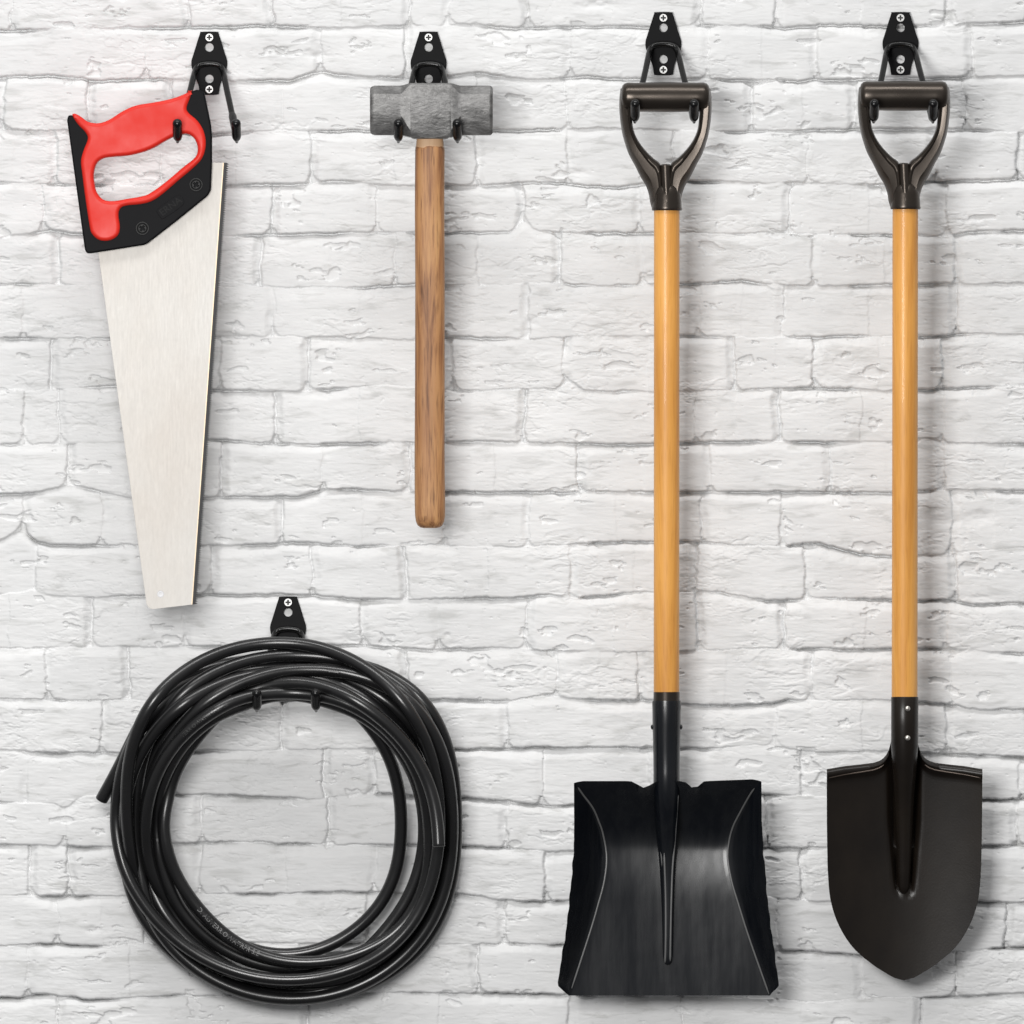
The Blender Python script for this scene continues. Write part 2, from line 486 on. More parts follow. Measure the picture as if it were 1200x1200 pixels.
def build_wall():
    rng = random.Random(5)
    xs = wall_axis(-12, 1212, 900, 1.15)
    ys = wall_axis(-12, 1212, 700, 0.85)
    nx, ny = len(xs), len(ys)
    X, Y = np.meshgrid(xs, ys)
    zero = np.zeros_like(xs)
    k0 = -12
    joints, perps = [], []
    for k in range(k0, 33):
        if 0 <= k < len(JOINTS):
            p = np.array(JOINTS[k], float)
            j = np.interp(xs, p[:, 0], p[:, 1])
        else:
            j = zero + 33 + 60.0 * k + 6 * fbm(xs / 150, zero, 300 + k, 3)
        w_ = np.hanning(17)
        j = np.convolve(np.pad(j, 8, mode='edge'), w_ / w_.sum(), mode='valid')
        j = j + 1.7 * fbm(xs / 30, zero + 0.5, 60 + k, 3, 0.6) + 0.9 * fbm(xs / 6, zero, 90 + k, 2)
        joints.append(j)
        pp = list(PERPS[k]) if 0 <= k < len(PERPS) else []
        a = pp[0] if pp else rng.uniform(-60, 120)
        c = pp[-1] if pp else a
        if not pp:
            pp.append(a)
        while a > -950:
            a -= rng.choice([100, 195, 205])
            pp.append(a)
        while c < 2150:
            c += rng.choice([100, 195, 205])
            pp.append(c)
        perps.append(sorted(pp))
    J = np.array(joints)
    idx = np.zeros(X.shape, np.int64)
    for j in J:
        idx += (Y > j[None, :])
    ii = np.clip(idx, 1, len(J) - 1)
    colx = np.broadcast_to(np.arange(nx)[None, :], X.shape)
    dt = Y - J[ii - 1, colx]
    db = J[ii, colx] - Y
    # vertical joints
    pad = max(len(p) for p in perps)
    PD = np.array([p + [1e5 + 50 * q for q in range(pad - len(p))] for p in perps], float)
    wob = 4.5 * fbm(X / 60, Y / 24, 11, 3, 0.55) + 1.4 * fbm(X / 9, Y / 6, 12, 2)
    best = np.full(X.shape, 1e6)
    bid = np.zeros(X.shape, np.int64)
    pid = np.zeros(X.shape, np.int64)
    for q in range(pad):
        px = PD[ii, q]
        dx = X + wob - px
        m = np.abs(dx) < np.abs(best)
        best = np.where(m, dx, best)
        pid = np.where(m, q, pid)
        bid += (dx > 0)

    def rnd(a, c, s):
        return vnoise(a * 7.31 + 0.5, c * 5.77 + 0.5, s) * 2

    # per-brick set-out and lean
    H = 2.2 * rnd(bid, ii, 21) + 0.02 * (dt - 30) * rnd(bid, ii, 22) + 0.006 * best * rnd(bid, ii, 23)
    H = H - 0.8
    # bed joints: sharp drop under a brick, slow climb out of the mortar to the next brick
    # rounded lower corners where a perpend meets the bed joint
    cr = 9.0 + 6.0 * rnd(bid, ii, 35)
    ab = np.abs(best) - 1.5
    inside = (ab < cr) & (db < cr)
    db0 = db
    db = np.where(inside, np.minimum(db, np.maximum(cr - np.hypot(cr - np.clip(ab, 0, None), cr - db), 0.0) + 0.2), db)

    def joint_s(jid):
        return 0.68 + 1.5 * fbm(X / 80, jid * 3.7, 31, 3, 0.6)
    j_bot, j_top = joint_s(ii), joint_s(ii - 1)
    s_bot = np.clip(j_bot + 0.30 * rnd(bid, ii, 33), 0.06, 1.2)
    s_top = np.clip(j_top, 0.06, 1.2)
    wtop = 7 + 9 * np.clip(0.5 + fbm(X / 70, ii * 2.3, 34, 2), 0, 1)
    rag = 0.9 * fbm(X / 9, Y / 4, 36, 3)
    rec = 4.8
    H -= rec * s_bot * (1 - sstep((db + rag) / 1.9))
    H -= rec * s_top * (1 - sstep((dt + rag - 1.2) / wtop) ** 0.8)
    # tight open cracks in the strongest stretches
    H -= 11.0 * np.clip((j_bot - 0.62) * 2.4, 0, 1) * np.exp(-(db0 / 1.3) ** 2)
    H -= 11.0 * np.clip((j_top - 0.62) * 2.4, 0, 1) * np.exp(-(dt / 1.3) ** 2)
    # soft rounding of the arrises
    H -= 1.1 * np.exp(-np.clip(db, 0, None) / 5.0) * (0.4 + 0.6 * s_bot)
    # perpends
    sp = np.clip(0.62 + 0.9 * rnd(pid, ii, 41) + 0.9 * fbm(X / 30, Y / 25, 42, 2), 0.0, 1.2)
    side = np.where(rnd(pid, ii, 43) > 0, 1.0, -1.0)
    e = best * side
    cut = np.clip((2.2 - e) / 1.8, 0, 1)                 # crisp arris on one side
    ramp_ = 1 - sstep((-e - 1.5) / 9.0)                  # mortar feathered over the other brick
    H -= (3.1 * sp + 0.8) * sstep(cut) * ramp_
    H -= 6.5 * np.clip(sp - 0.45, 0, 1) * np.exp(-((e - 1.2) / 1.35) ** 2)
    # paint skins, brush drag, spalls and pits
    H += 0.9 * fbm(X / 90, Y / 45, 51, 3)
    H += 0.42 * fbm(X / 34, Y / 15, 52, 3, 0.5)
    wx = X + 9 * fbm(X / 30, Y / 20, 53, 2)
    wy = Y + 7 * fbm(X / 34, Y / 17, 54, 3)
    rough_zone = sstep(2.3 * (0.10 + fbm(X / 75, Y / 38, 55, 3)))
    rid = np.abs(fbm(wx / 26, wy / 8, 56, 4, 0.55))
    H += 1.1 * rough_zone * (np.exp(-(rid / 0.055) ** 2) * -0.55 + 0.35 * fbm(wx / 9, wy / 4, 57, 3, 0.6))
    fl = fbm(wx / 46, wy / 15, 58, 4, 0.5)
    H += 0.6 * sstep((fl - 0.20) / 0.045) * (0.15 + 0.85 * rough_zone)
    H -= 2.6 * sstep((fbm(wx / 38, wy / 16, 59, 4, 0.55) - 0.46) / 0.06)
    H += 0.21 * fbm(X / 16, Y / 2.2, 61, 3, 0.6)
    pits = fbm(X / 5, Y / 4, 62, 2)
    H -= 0.8 * sstep((pits - 0.52) / 0.12)
    # the few holes and gouges that stand out
    for gx, gy, rx, ry, dp in ((372, 64, 15, 7, 3.5), (700, 6, 26, 6, 3), (624, 376, 7, 6, 2.5), (375, 462, 20, 5, 2), (410, 470, 30, 9, 1.6),
                               (1120, 610, 30, 8, 2), (1150, 605, 16, 7, 2), (960, 440, 20, 9, 1.6), (1010, 445, 22, 6, 1.4), (500, 172, 30, 5, 1),
                               (676, 204, 13, 5, 2.4), (522, 745, 4, 4, 2), (270, 393, 14, 5, 3), (418, 750, 20, 5, 2), (820, 372, 5, 14, 1.5),
                               (962, 562, 1.6, 1.6, 2.5), (1170, 660, 30, 12, 1.2), (110, 1090, 9, 4, 2), (75, 1020, 18, 8, 1.2), (1145, 700, 26, 5, 1.6)):
        q = ((X - gx + 5 * fbm(X / 9, Y / 6, 71, 2)) / rx) ** 2 + ((Y - gy + 4 * fbm(X / 9, Y / 6, 72, 2)) / ry) ** 2
        H -= dp * np.exp(-q * 1.2)
    H = np.minimum(H, 2.6)
    co = np.empty((ny * nx, 3), np.float32)
    co[:, 0] = (0.6 + (X - 600) / 1000).ravel()
    co[:, 1] = (-H / 1000).ravel()
    co[:, 2] = (0.6 + (600 - Y) / 1000).ravel()
    i = np.arange((ny - 1) * (nx - 1))
    r, c = i // (nx - 1), i % (nx - 1)
    a = r * nx + c
    quads = np.stack([a, a + nx, a + nx + 1, a + 1], 1).astype(np.int32)
    # a back and four sides make it a slab
    off = ny * nx
    x0, x1, y0, y1 = co[:, 0].min(), co[:, 0].max(), co[:, 2].min(), co[:, 2].max()
    back = np.array([(x0, 0.11, y1), (x1, 0.11, y1), (x1, 0.11, y0), (x0, 0.11, y0)], np.float32)
    cor = [0, nx - 1, ny * nx - 1, (ny - 1) * nx]
    extra = [(off, off + 1, off + 2, off + 3)] + [(cor[k], cor[(k + 1) % 4], off + (k + 1) % 4, off + k) for k in range(4)]
    co = np.concatenate([co, back])
    quads = np.concatenate([quads, np.array(extra, np.int32)])
    me = bpy.data.meshes.new('brick_wall')
    me.vertices.add(len(co))
    me.vertices.foreach_set('co', co.ravel())
    me.loops.add(quads.size)
    me.loops.foreach_set('vertex_index', quads.ravel())
    me.polygons.add(len(quads))
    me.polygons.foreach_set('loop_start', np.arange(0, quads.size, 4, dtype=np.int32))
    me.polygons.foreach_set('use_smooth', np.concatenate([np.ones(len(quads) - 5, bool), np.zeros(5, bool)]))
    me.update(calc_edges=True)
    me.materials.append(M_BRICK)
    o = bpy.data.objects.new('brick_wall', me)
    COL.objects.link(o)
    tag(o, 'white painted brick wall with uneven courses that all the tools hang on', 'wall')


build_wall()

# ------------------------------------------------------------------ wall hooks
SLOPE = 1.146
SH = (CAM_D - 0.04) / CAM_D


def arm_depth(off):
    return 8 + (off - 38) * SLOPE


def make_hook(cx, ty, label):
    t = thing('wall_hook', label, 'hook', cx, ty + 74, 0, 'black double hooks screwed to the wall')
    t.location = w2(cx, ty + 74, 0, SH)
    m = MB()
    out = smooth_closed([(cx - 9, ty), (cx + 9, ty), (cx + 11.2, ty + 2.5), (cx + 18.9, ty + 27), (cx + 20.7, ty + 32.5), (cx + 21.2, ty + 37.5), (cx + 20.4, ty + 43), (cx + 18.2, ty + 49),
                         (cx + 13, ty + 62), (cx + 11.4, ty + 71), (cx + 9, ty + 73.8), (cx - 9, ty + 73.8), (cx - 11.4, ty + 71), (cx - 13, ty + 62),
                         (cx - 18.2, ty + 49), (cx - 20.4, ty + 43), (cx - 21.2, ty + 37.5), (cx - 20.7, ty + 32.5), (cx - 18.9, ty + 27), (cx - 11.2, ty + 2.5)], 4)
    m.plate([out, circle(cx, ty + 18.3, 5.0), circle(cx, ty + 55.3, 5.0)], 2.7, 4.3, 0.4)
    m.build('plate', M_PLATE, t, s=SH)
    for sy in (6.7, 67.7):
        m = MB()
        cy = ty + sy
        w, l = 0.85, 3.0
        plus = [(cx - w, cy - l), (cx + w, cy - l), (cx + w, cy - w), (cx + l, cy - w), (cx + l, cy + w), (cx + w, cy + w),
                (cx + w, cy + l), (cx - w, cy + l), (cx - w, cy + w), (cx - l, cy + w), (cx - l, cy - w), (cx - w, cy - w)]
        m.plate([circle(cx, cy, 4.6), plus], 4.35, 5.8, 0.35)
        sc = m.build('screw', M_SCREW, t, s=SH)
        m = MB()
        m.lathe_d(cx, cy, [(4.32, 3.4), (4.6, 3.4)])
        m.build('cross_recess', M_RECESS, sc, s=SH)
    # bent wire: a bridge over the plate and two arms that run down and out
    half = [(8.5, 38.5, 8.5), (13.5, 41.0, 9.5), (16.5, 47, 15), (18.6, 56, arm_depth(56)), (21.5, 70, arm_depth(70)), (26.2, 90, arm_depth(90)), (32.2, 117, arm_depth(117))]
    path = smooth_open([(-a, o_, d) for a, o_, d in reversed(half)] + [(0, 37.6, 8.2)] + half, 6)
    m = MB()
    m.tube([(cx + a, ty + o_, d) for a, o_, d in path], 3.6, 14)
    m.build('wire', M_WIRE, t, s=SH)
    for sgn in (-1, 1):
        m = MB()
        p = [(28.4, 99, arm_depth(99)), (32.6, 118, arm_depth(118)), (34.0, 127, arm_depth(127)), (34.5, 131.5, 116.0), (34.5, 132.3, 118.5), (34.4, 130.5, 122),
             (34.4, 126, 127), (34.3, 119, 134.5), (34.2, 111.5, 142.5)]
        q = smooth_open(p, 5)
        n = len(q)
        rad = []
        for i in range(n):
            f = i / (n - 1)
            r_ = 4.7 + 0.9 * float(sstep((f - 0.6) / 0.2))
            rad.append(r_ - 2.9 * math.exp(-((q[i][1] - 132.3) / 3.2) ** 2))
        rad[0] = 3.9
        lx, ly, ld = q[-1]
        for st_, rr_ in ((1.6, 5.3), (3.0, 4.6), (4.2, 3.4), (4.9, 2.0), (5.2, 0.6)):
            q.append((lx, ly - 0.69 * st_, ld + 0.72 * st_))
            rad.append(rr_)
        m.tube([(cx + sgn * a, ty + o_, d) for a, o_, d in q], rad, 18)
        m.build('rubber_tip', M_CAP, t, 50, s=SH)
    return t


HOOKS = [(244.5, 36, 'black double wall hook with the red handled saw hung on its left prong'),
         (502, 36, 'black double wall hook cradling the grey sledgehammer head'),
         (777.8, 13, 'black double wall hook holding the square bladed shovel'),
         (1056.3, 13, 'black double wall hook holding the round pointed spade'),
         (337, 699.5, 'black double wall hook carrying the coil of black hose')]


def copy_tree(o, parent=None, off=None):
    c = o.copy()
    COL.objects.link(c)
    if parent:
        c.parent = parent
    for ch in o.children:
        copy_tree(ch, c)
    return c


hook0 = make_hook(*HOOKS[0])
for cx, ty, lab in HOOKS[1:]:
    c = copy_tree(hook0)
    c.location = w2(cx, ty + 74, 0, SH)
    c['label'] = lab

# ------------------------------------------------------------------ hand saw
saw = thing('hand_saw', 'hand saw with red and black plastic handle and pale tapered steel blade', 'saw', 160, 300, 108)
SD = 108.0
blk = smooth_closed([(80, 142.5, 1), (81.5, 137), (86, 136.4), (90, 138.5), (98, 149), (107, 157), (114, 162), (122, 159), (150, 150), (185, 136), (214, 122), (221, 114),
                     (225.5, 108.5, 1), (232, 106.5), (238, 108.5), (241, 113), (248.2, 148, 1), (249.3, 160, 1), (249.3, 192, 1), (248, 223, 1), (246, 227.5), (243.5, 231, 1),
                     (207, 260.5, 1), (176, 284.5, 1), (173, 286.5), (169, 288, 1), (108, 297.5, 1), (103, 297), (100.7, 293, 1)], 5)
hole = [(111, 205), (114, 193), (122, 186.5), (135, 184.5), (155, 182.5), (177, 176), (195, 166), (207.5, 160), (220, 157.8), (228.5, 163.5), (232.5, 174), (230, 185), (215, 197.5), (195, 214.5),
        (177.5, 227), (167.5, 231), (150, 234), (135, 236.5), (122.5, 235), (114.5, 226), (111.8, 215)]
hc = (172, 200)
bhole = smooth_closed([(hc[0] + (x - hc[0]) * 1.07, hc[1] + (y - hc[1]) * 1.13) for x, y in hole], 4)
m = MB()
m.plate([blk, bhole], SD - 10.5, SD + 10.5, 2.0, 3)
handle = m.build('handle_frame', M_SAWBLACK, saw, 40)
red = smooth_closed([(86, 136.5), (89.5, 134.3), (97, 138.5), (105, 144), (117.5, 145.5), (130, 141), (145, 131.5), (160, 125), (180, 121.5), (200, 117.5), (215, 112.5), (226, 106.8, 1),
                     (224.3, 115), (220, 127.5), (222.8, 134), (232.5, 142.5), (240, 155), (242.5, 170), (239, 185), (230, 196), (210, 213), (190, 230), (177.5, 237.5), (165, 240.5), (150, 242), (142.8, 245), (140.3, 252.5),
                     (142, 267.5), (139, 277.5), (129, 283), (117.5, 282.3), (109, 275), (106, 265), (101, 232), (97.5, 205), (96, 190), (99, 177.5), (104, 164), (101, 156), (92.5, 147)], 4)
m = MB()
m.plate([red, smooth_closed(hole, 4)], SD - 13.5, SD + 13.5, 4.5, 6)
m.build('soft_grip', M_RED, saw, 60)
# blade with cut teeth
tip_r, top_r = (228.4, 708.0), (265.2, 191.5)
m = MB()
out = [(205, 225), (238, 197), (250, 191.3), (263.6, 191.5), (226.8, 708.2)] + [(181, 713.6), (177.5, 713.3), (174.6, 711.5), (172.6, 708)] + [(116, 295), (115, 284), (165, 252)]
m.plate([out, circle(189, 696, 4.0, 20)], SD - 0.8, SD + 0.8, 0.15, 1)
blade = m.build('blade', M_BLADE, saw)
m = MB()
m.lathe_d(189, 696, [(SD - 0.7, 4.2), (SD + 0.25, 4.2), (SD + 0.35, 3.4), (SD + 0.2, 1.5)], 20)
m.build('tip_hole_fill', M_HOLE_FILL, blade)  # pale disc added in the hole, stands for the lit wall behind
nT = 200
m = MB()


def prism(poly, d0, d1):
    n = len(poly)
    m.add([(x, y, d0) for x, y in poly] + [(x, y, d1) for x, y in poly],
          [tuple(range(n)), tuple(range(2 * n - 1, n - 1, -1))] + [(k, (k + 1) % n, n + (k + 1) % n, n + k) for k in range(n)])


prism([(263.05, 191.5), (266.2, 191.6), (229.4, 708.0), (226.25, 708.2)], SD - 0.95, SD + 0.95)
for i in range(nT):
    p0, p1 = [(266.2 + (229.4 - 266.2) * f, 191.6 + (708 - 191.6) * f) for f in (i / nT, (i + 1) / nT)]
    o_ = 0.25 if i % 2 else -0.25
    prism([p0, (p0[0] + 2.7, p0[1] + 1.75), p1], SD - 0.7 + o_, SD + 0.7 + o_)
m.build('teeth', M_TEETH, blade)
m = MB()
m.plate([[(261.9, 191.5), (263.0, 191.5), (226.2, 708.2), (225.1, 708.3)]], SD - 0.86, SD + 0.86, 0.05, 1)
m.build('tinted_edge', M_TAN, blade)
for x, y in ((230.8, 217.5), (168, 268.5)):
    m = MB()
    ro = circle(x, y, 8.0, 32)
    m.plate([ro, circle(x, y, 6.2, 32)], SD + 10.0, SD + 11.3, 0.4)
    w, l = 1.0, 3.4
    a = math.radians(35)
    ca_, sa_ = math.cos(a), math.sin(a)
    plus = [(-w, -l), (w, -l), (w, -w), (l, -w), (l, w), (w, w), (w, l), (-w, l), (-w, w), (-l, w), (-l, -w), (-w, -w)]
    plus = [(x + u * ca_ - v * sa_, y + u * sa_ + v * ca_) for u, v in plus]
    m.plate([circle(x, y, 5.2, 28), plus], SD + 9.8, SD + 11.9, 0.5)
    m.build('screw', M_SAWSCREW, saw)


def text_mesh(s, size, align='CENTER'):
    cu = bpy.data.curves.new('tmp', 'FONT')
    cu.body, cu.size, cu.align_x, cu.align_y = s, size, align, 'CENTER'
    cu.resolution_u = 2
    o = bpy.data.objects.new('tmp', cu)
    me = bpy.data.meshes.new_from_object(o)
    vs = [(v.co.x, v.co.y) for v in me.vertices]
    fs = [tuple(p.vertices) for p in me.polygons]
    bpy.data.objects.remove(o)
    bpy.data.curves.remove(cu)
    bpy.data.meshes.remove(me)
    return vs, fs


# raised maker's mark on a shallow panel
ang = math.radians(36)
ca_, sa_ = math.cos(ang), math.sin(ang)


def on_handle(u, v, d):
    return (201 + u * ca_ - v * sa_, 243 - u * sa_ - v * ca_, d)


m = MB()
pan = [on_handle(u, v, 0)[:2] for u, v in smooth_closed([(-17, -4), (-15, -6.5), (0, -7.5), (13, -7), (17, -3), (17, 3), (13, 6.5), (0, 7), (-14, 6.5), (-17, 3)], 4)]
m.plate([pan], SD + 10.0, SD + 10.9, 0.35)
m.build('mark_panel', M_SAWBLACK, handle)
m = MB()
vs, fs = text_mesh('ERNA', 11.5)
m.add([on_handle(u, v, SD + 11.05) for u, v in vs], fs)
m.add([on_handle(u, v, SD + 10.85) for u, v in vs], fs)
m.build('raised_mark', M_MARK, handle)

# ------------------------------------------------------------------ sledgehammer
ham = thing('sledgehammer', 'sledgehammer with worn grey forged head and weathered brown wooden handle', 'hammer', 504, 618, 109)
HY, HD = 130.5, 109.0
m = MB()


def head_ring(x, H, D, ct, cb, f=1.0):
    """eight-sided section; ct and cb are the heights of the upper and lower chamfers"""
    pts = [(-H + ct, D), (H - cb, D), (H, D - cb * 0.5), (H, -D + cb * 0.5), (H - cb, -D), (-H + ct, -D), (-H, -D + ct * 0.9), (-H, D - ct * 0.9)]
    return [(x, HY + a * f, HD + b_ * f) for a, b_ in pts]


rings = []
for x, f in ((434.0, 0.84), (434.3, 0.89), (435.2, 0.935), (436.8, 0.97), (439.6, 1.0)):
    rings.append(head_ring(x, 28.8, 21, 10, 22, f))
for i in range(97):
    u = i / 96
    x = 440 + u * (574.5 - 440)
    a = float(sstep((x - 469) / 14)) * float(sstep((541 - x) / 14))
    H = 28.8 + 2.6 * a
    rings.append(head_ring(x, H, 21 + 1.2 * a, 10 - 8.3 * a, 22 - 14.5 * a))
for x, f in ((574.5, 1.0), (576.0, 0.97), (576.9, 0.935), (577.5, 0.89), (577.7, 0.84)):
    rings.append(head_ring(x, 28.8, 21, 10, 22, f))
rings = [r for i, r in enumerate(rings) if i == 0 or r[0][0] > rings[i - 1][0][0] + 0.05]
m.loft(rings)
m.loft([[(504 + rx * math.cos(2 * math.pi * k / 24), y, HD + rd * math.sin(2 * math.pi * k / 24)) for k in range(24)]
        for y, rx, rd in ((152, 24.5, 17.5), (160, 23.5, 17), (163, 21.5, 16), (164, 19, 14.5))])
m.build('head', M_IRON, ham, 28, flat=False)


def oval(y, hw, hd, jag=0.0):
    ring = []
    for k in range(40):
        u = 2 * math.pi * k / 40
        c_, s_ = math.cos(u), math.sin(u)
        e = 0.72
        jy = jag * (math.sin(3 * u + 1) + 0.7 * math.sin(7 * u) + 0.5 * math.sin(13 * u + 2))
        ring.append((503.8 + hw * math.copysign(abs(c_) ** e, c_) + 0.25 * math.sin(y / 23), y + jy, HD + hd * math.copysign(abs(s_) ** e, s_)))
    return ring


m = MB((164, -0.05))
m.loft([oval(y, hw, hd) for y, hw, hd in ((99.0, 14, 11), (150, 14.6, 11.5), (158, 15.0, 11.9), (166, 15.7, 12.5), (172, 16.3, 12.9), (180, 15.4, 12.0))])
m.build('handle_neck', M_NECK, ham, 50)
m = MB((164, -0.05))
m.loft([oval(*t_) for t_ in ((173.2, 14.0, 11.0, 0.8), (173.4, 16.4, 13.0, 0.8), (174.4, 17.0, 13.6, 0.7), (177, 17.3, 13.9, 0.3), (240, 17.3, 13.9), (330, 17.3, 14), (440, 17.4, 14.2), (540, 17.7, 14.6),
                             (590, 17.9, 14.8), (604, 17.6, 14.4), (611, 16.6, 13.4), (615.5, 14.6, 11.4), (618, 11.5, 8.6), (618.8, 7, 5))])
m.build('handle', M_OLDWOOD, ham, 50)

# ------------------------------------------------------------------ D grips
GD = 114.0


def d_grip(t, gx, ty, tilt, shaft_x):
    """ty: top of the grip bar"""
    m = MB(tilt)
    cy = ty + 17.6
    prof = [(-51.5, 9), (-50.5, 13.5), (-48, 16.2), (-44, 17.3), (-36, 17.0), (-20, 17.3), (0, 17.6), (20, 17.3), (36, 17.0), (44, 17.3), (48, 16.2), (50.5, 13.5), (51.5, 9)]
    m.lathe_x(cy, GD, [(gx + a, r) for a, r in prof], 36)
    m.build('grip_bar', M_BRONZE, t, 50)
    m = MB(tilt)
    inner = smooth_open([(39.5, 6), (39.5, 20), (39.6, 36), (37.6, 54), (33.6, 65), (28, 74), (21, 82.3), (13.5, 89.4), (6.5, 95), (4, 105), (2.5, 122), (1, 140)], 5)
    outer = smooth_open([(52.5, 6), (54, 20), (53.8, 36), (51.2, 57), (47.6, 71), (43, 84), (36, 97), (29.5, 110), (23, 121), (19.5, 131), (18, 140), (16, 147)], 5)
    for sg in (-1, 1):
        rings = []
        nP = len(inner)
        for i in range(nP):
            f = i / (nP - 1)
            (ix, iy), (ox, oy) = inner[i], outer[i]
            hd = 12.5 - 1.0 * f
            wb = float(sstep((f - 0.15) / 0.35))
            prof = [(0, 0.2), (0.04, 0.62), (0.12, 0.86), (0.20, 0.93), (0.28, 0.88), (0.33, 0.78 - 0.02 * wb), (0.5, 0.82 - 0.06 * wb), (0.70, 0.84 - 0.06 * wb), (0.76, 0.76 - 0.1 * wb), (0.88, 0.46 - 0.14 * wb),
                    (1.0, -0.1), (0.98, -0.6), (0.85, -0.92), (0.5, -1.0), (0.15, -0.92), (0.02, -0.5)]
            if i == 0:
                prof = [(0.15 + 0.7 * u, 0.7 * v) for u, v in prof]
            rings.append([(gx + sg * (ix + (ox - ix) * u), ty + iy + (oy - iy) * u, GD + hd * v) for u, v in prof])
        m.loft(rings)
    sx = shaft_x
    yb = ty + 150
    m.lathe_y(sx, GD, [(ty + 118, 9), (ty + 124, 14), (ty + 132, 16.5), (ty + 146, 17.4), (ty + 148.5, 18.0), (yb, 17.2)], 36)
    # the central stem that fans out into the two arms
    m.loft([[(gx + (sx - gx) * f + hw * math.cos(2 * math.pi * k / 20), ty + y, GD + dd + 6.5 * math.sin(2 * math.pi * k / 20)) for k in range(20)]
            for y, hw, dd, f in ((96, 5.0, 4, 0), (97.5, 6.4, 6.0, 0), (112, 5.9, 7.6, 0.3), (126, 5.2, 9.4, 0.6), (140, 4.4, 10.6, 1), (146, 3.6, 10.4, 1))])
    m.build('grip_yoke', M_BRONZE, t, 42)


# ------------------------------------------------------------------ square shovel
TS = (115, -0.052)
shv = thing('square_shovel', 'wooden D-handled shovel with wide square glossy black scoop', 'shovel', 781, 1168, 62)
d_grip(shv, 779.5, 97.5, TS, 781.2)
m = MB(TS)
m.lathe_y(781.0, GD, [(236, 13.5), (246, 15.0), (500, 15.0), (812, 15.0), (815, 14.6)], 36)
m.build('shaft', M_WOOD, shv)
m = MB(TS)
m.lathe_y(781.2, GD, [(810.5, 14.6), (811, 15.4), (821.5, 15.5), (822, 14.8)], 36)
m.build('collar', M_BRONZE, shv)


def seg(y, table):
    ys_, xs_ = zip(*table)
    return float(np.interp(y, ys_, xs_))


def smooth_tab(table, n=6):
    return smooth_open(table, n)


LC = smooth_tab([(917, 673.5), (930, 682), (947, 694.5), (963, 701.5), (978, 706.5), (1005, 710.8), (1033, 708), (1060, 701), (1094, 691), (1167.5, 667)])
RC = smooth_tab([(915, 891), (930, 880), (957, 865.5), (970, 859.5), (985, 855.5), (1005, 853.5), (1033, 858), (1060, 866), (1101, 879), (1166, 902)])
LE = [(917, 672.5), (965, 672.7), (1000, 672), (1030, 669.5), (1087, 663.8), (1145, 654.4), (1156, 654.2), (1167.5, 666.5)]
RE = [(915, 892), (960, 892.2), (1000, 894.5), (1063, 900), (1120, 908), (1154, 913), (1157, 912.3), (1166, 902.6)]
BY0, BY1 = 915.0, 1167.5


_sy = np.linspace(915, 1168, 507)
_sl = np.interp(_sy, [915, 945, 970, 986, 998, 1010, 1030, 1055, 1168], [-0.85, -0.68, -0.42, -0.12, 0.13, 0.19, 0.12, 0.065, 0.05])
_sd = np.concatenate([[0], np.cumsum((_sl[1:] + _sl[:-1]) / 2 * np.diff(_sy))])
_sd = _sd - float(np.interp(1005, _sy, _sd)) + 92


def floor_d(v):
    return float(np.interp(BY0 + v * (BY1 - BY0), _sy, _sd))


def edge_d(v):
    y = BY0 + v * (BY1 - BY0)
    return float(np.interp(y, [915, 940, 1000, 1080, 1140, 1156, 1168], [135, 141, 147, 143, 132, 124, 106]))


def scoop(off):
    rows, nr = [], 64
    for i in range(nr + 1):
        v = i / nr
        y = BY0 + v * (BY1 - BY0)
        xl, cl_, cr_, xr = seg(y, LE), seg(y, LC), seg(y, RC), seg(y, RE)
        # the uneven hammered outer rims
        if 0.25 < v < 0.95:
            xl += 0.7 * math.sin(y / 4.1) * math.sin(y / 15)
            xr += 0.7 * math.sin(y / 4.6 + 1) * math.sin(y / 13)
        fd, ed = floor_d(v), edge_d(v)
        row = []
        for k in range(9):
            u = k / 8
            uu = u * 0.96
            dd = ed + (fd - ed) * (1 - (1 - uu) ** 1.35)
            row.append((xl + (cl_ - xl) * uu, dd))
        row.append((cl_ + (cr_ - cl_) * 0.012, fd))
        for k in range(1, 31):
            u = 0.012 + 0.976 * k / 30
            row.append((cl_ + (cr_ - cl_) * u, fd - 2.5 * math.sin(math.pi * u)))
        for k in range(9):
            u = k / 8
            uu = 0.04 + u * 0.96
            dd = fd + (ed - fd) * (uu ** 1.35)
            row.append((cr_ + (xr - cr_) * uu, dd))
        rows.append([(x, y, d + off) for x, d in row])
    # notched top lip
    for i, r in enumerate(rows):
        fade = max(0, 1 - i / 9)
        for k, (x, y, d) in enumerate(r):
            lip = float(np.interp(x, [672, 680, 735, 742, 749, 753, 757, 762, 766, 799, 803, 808, 812, 817, 825, 884, 892],
                                  [2.5, 0, 0, 0.5, 5.5, 8, 7.5, 4.5, 1, 0, 1, 6.5, 8, 7, 0.2, -2.2, 0.5]))
            r[k] = (x, y + lip * fade, d)
    return rows


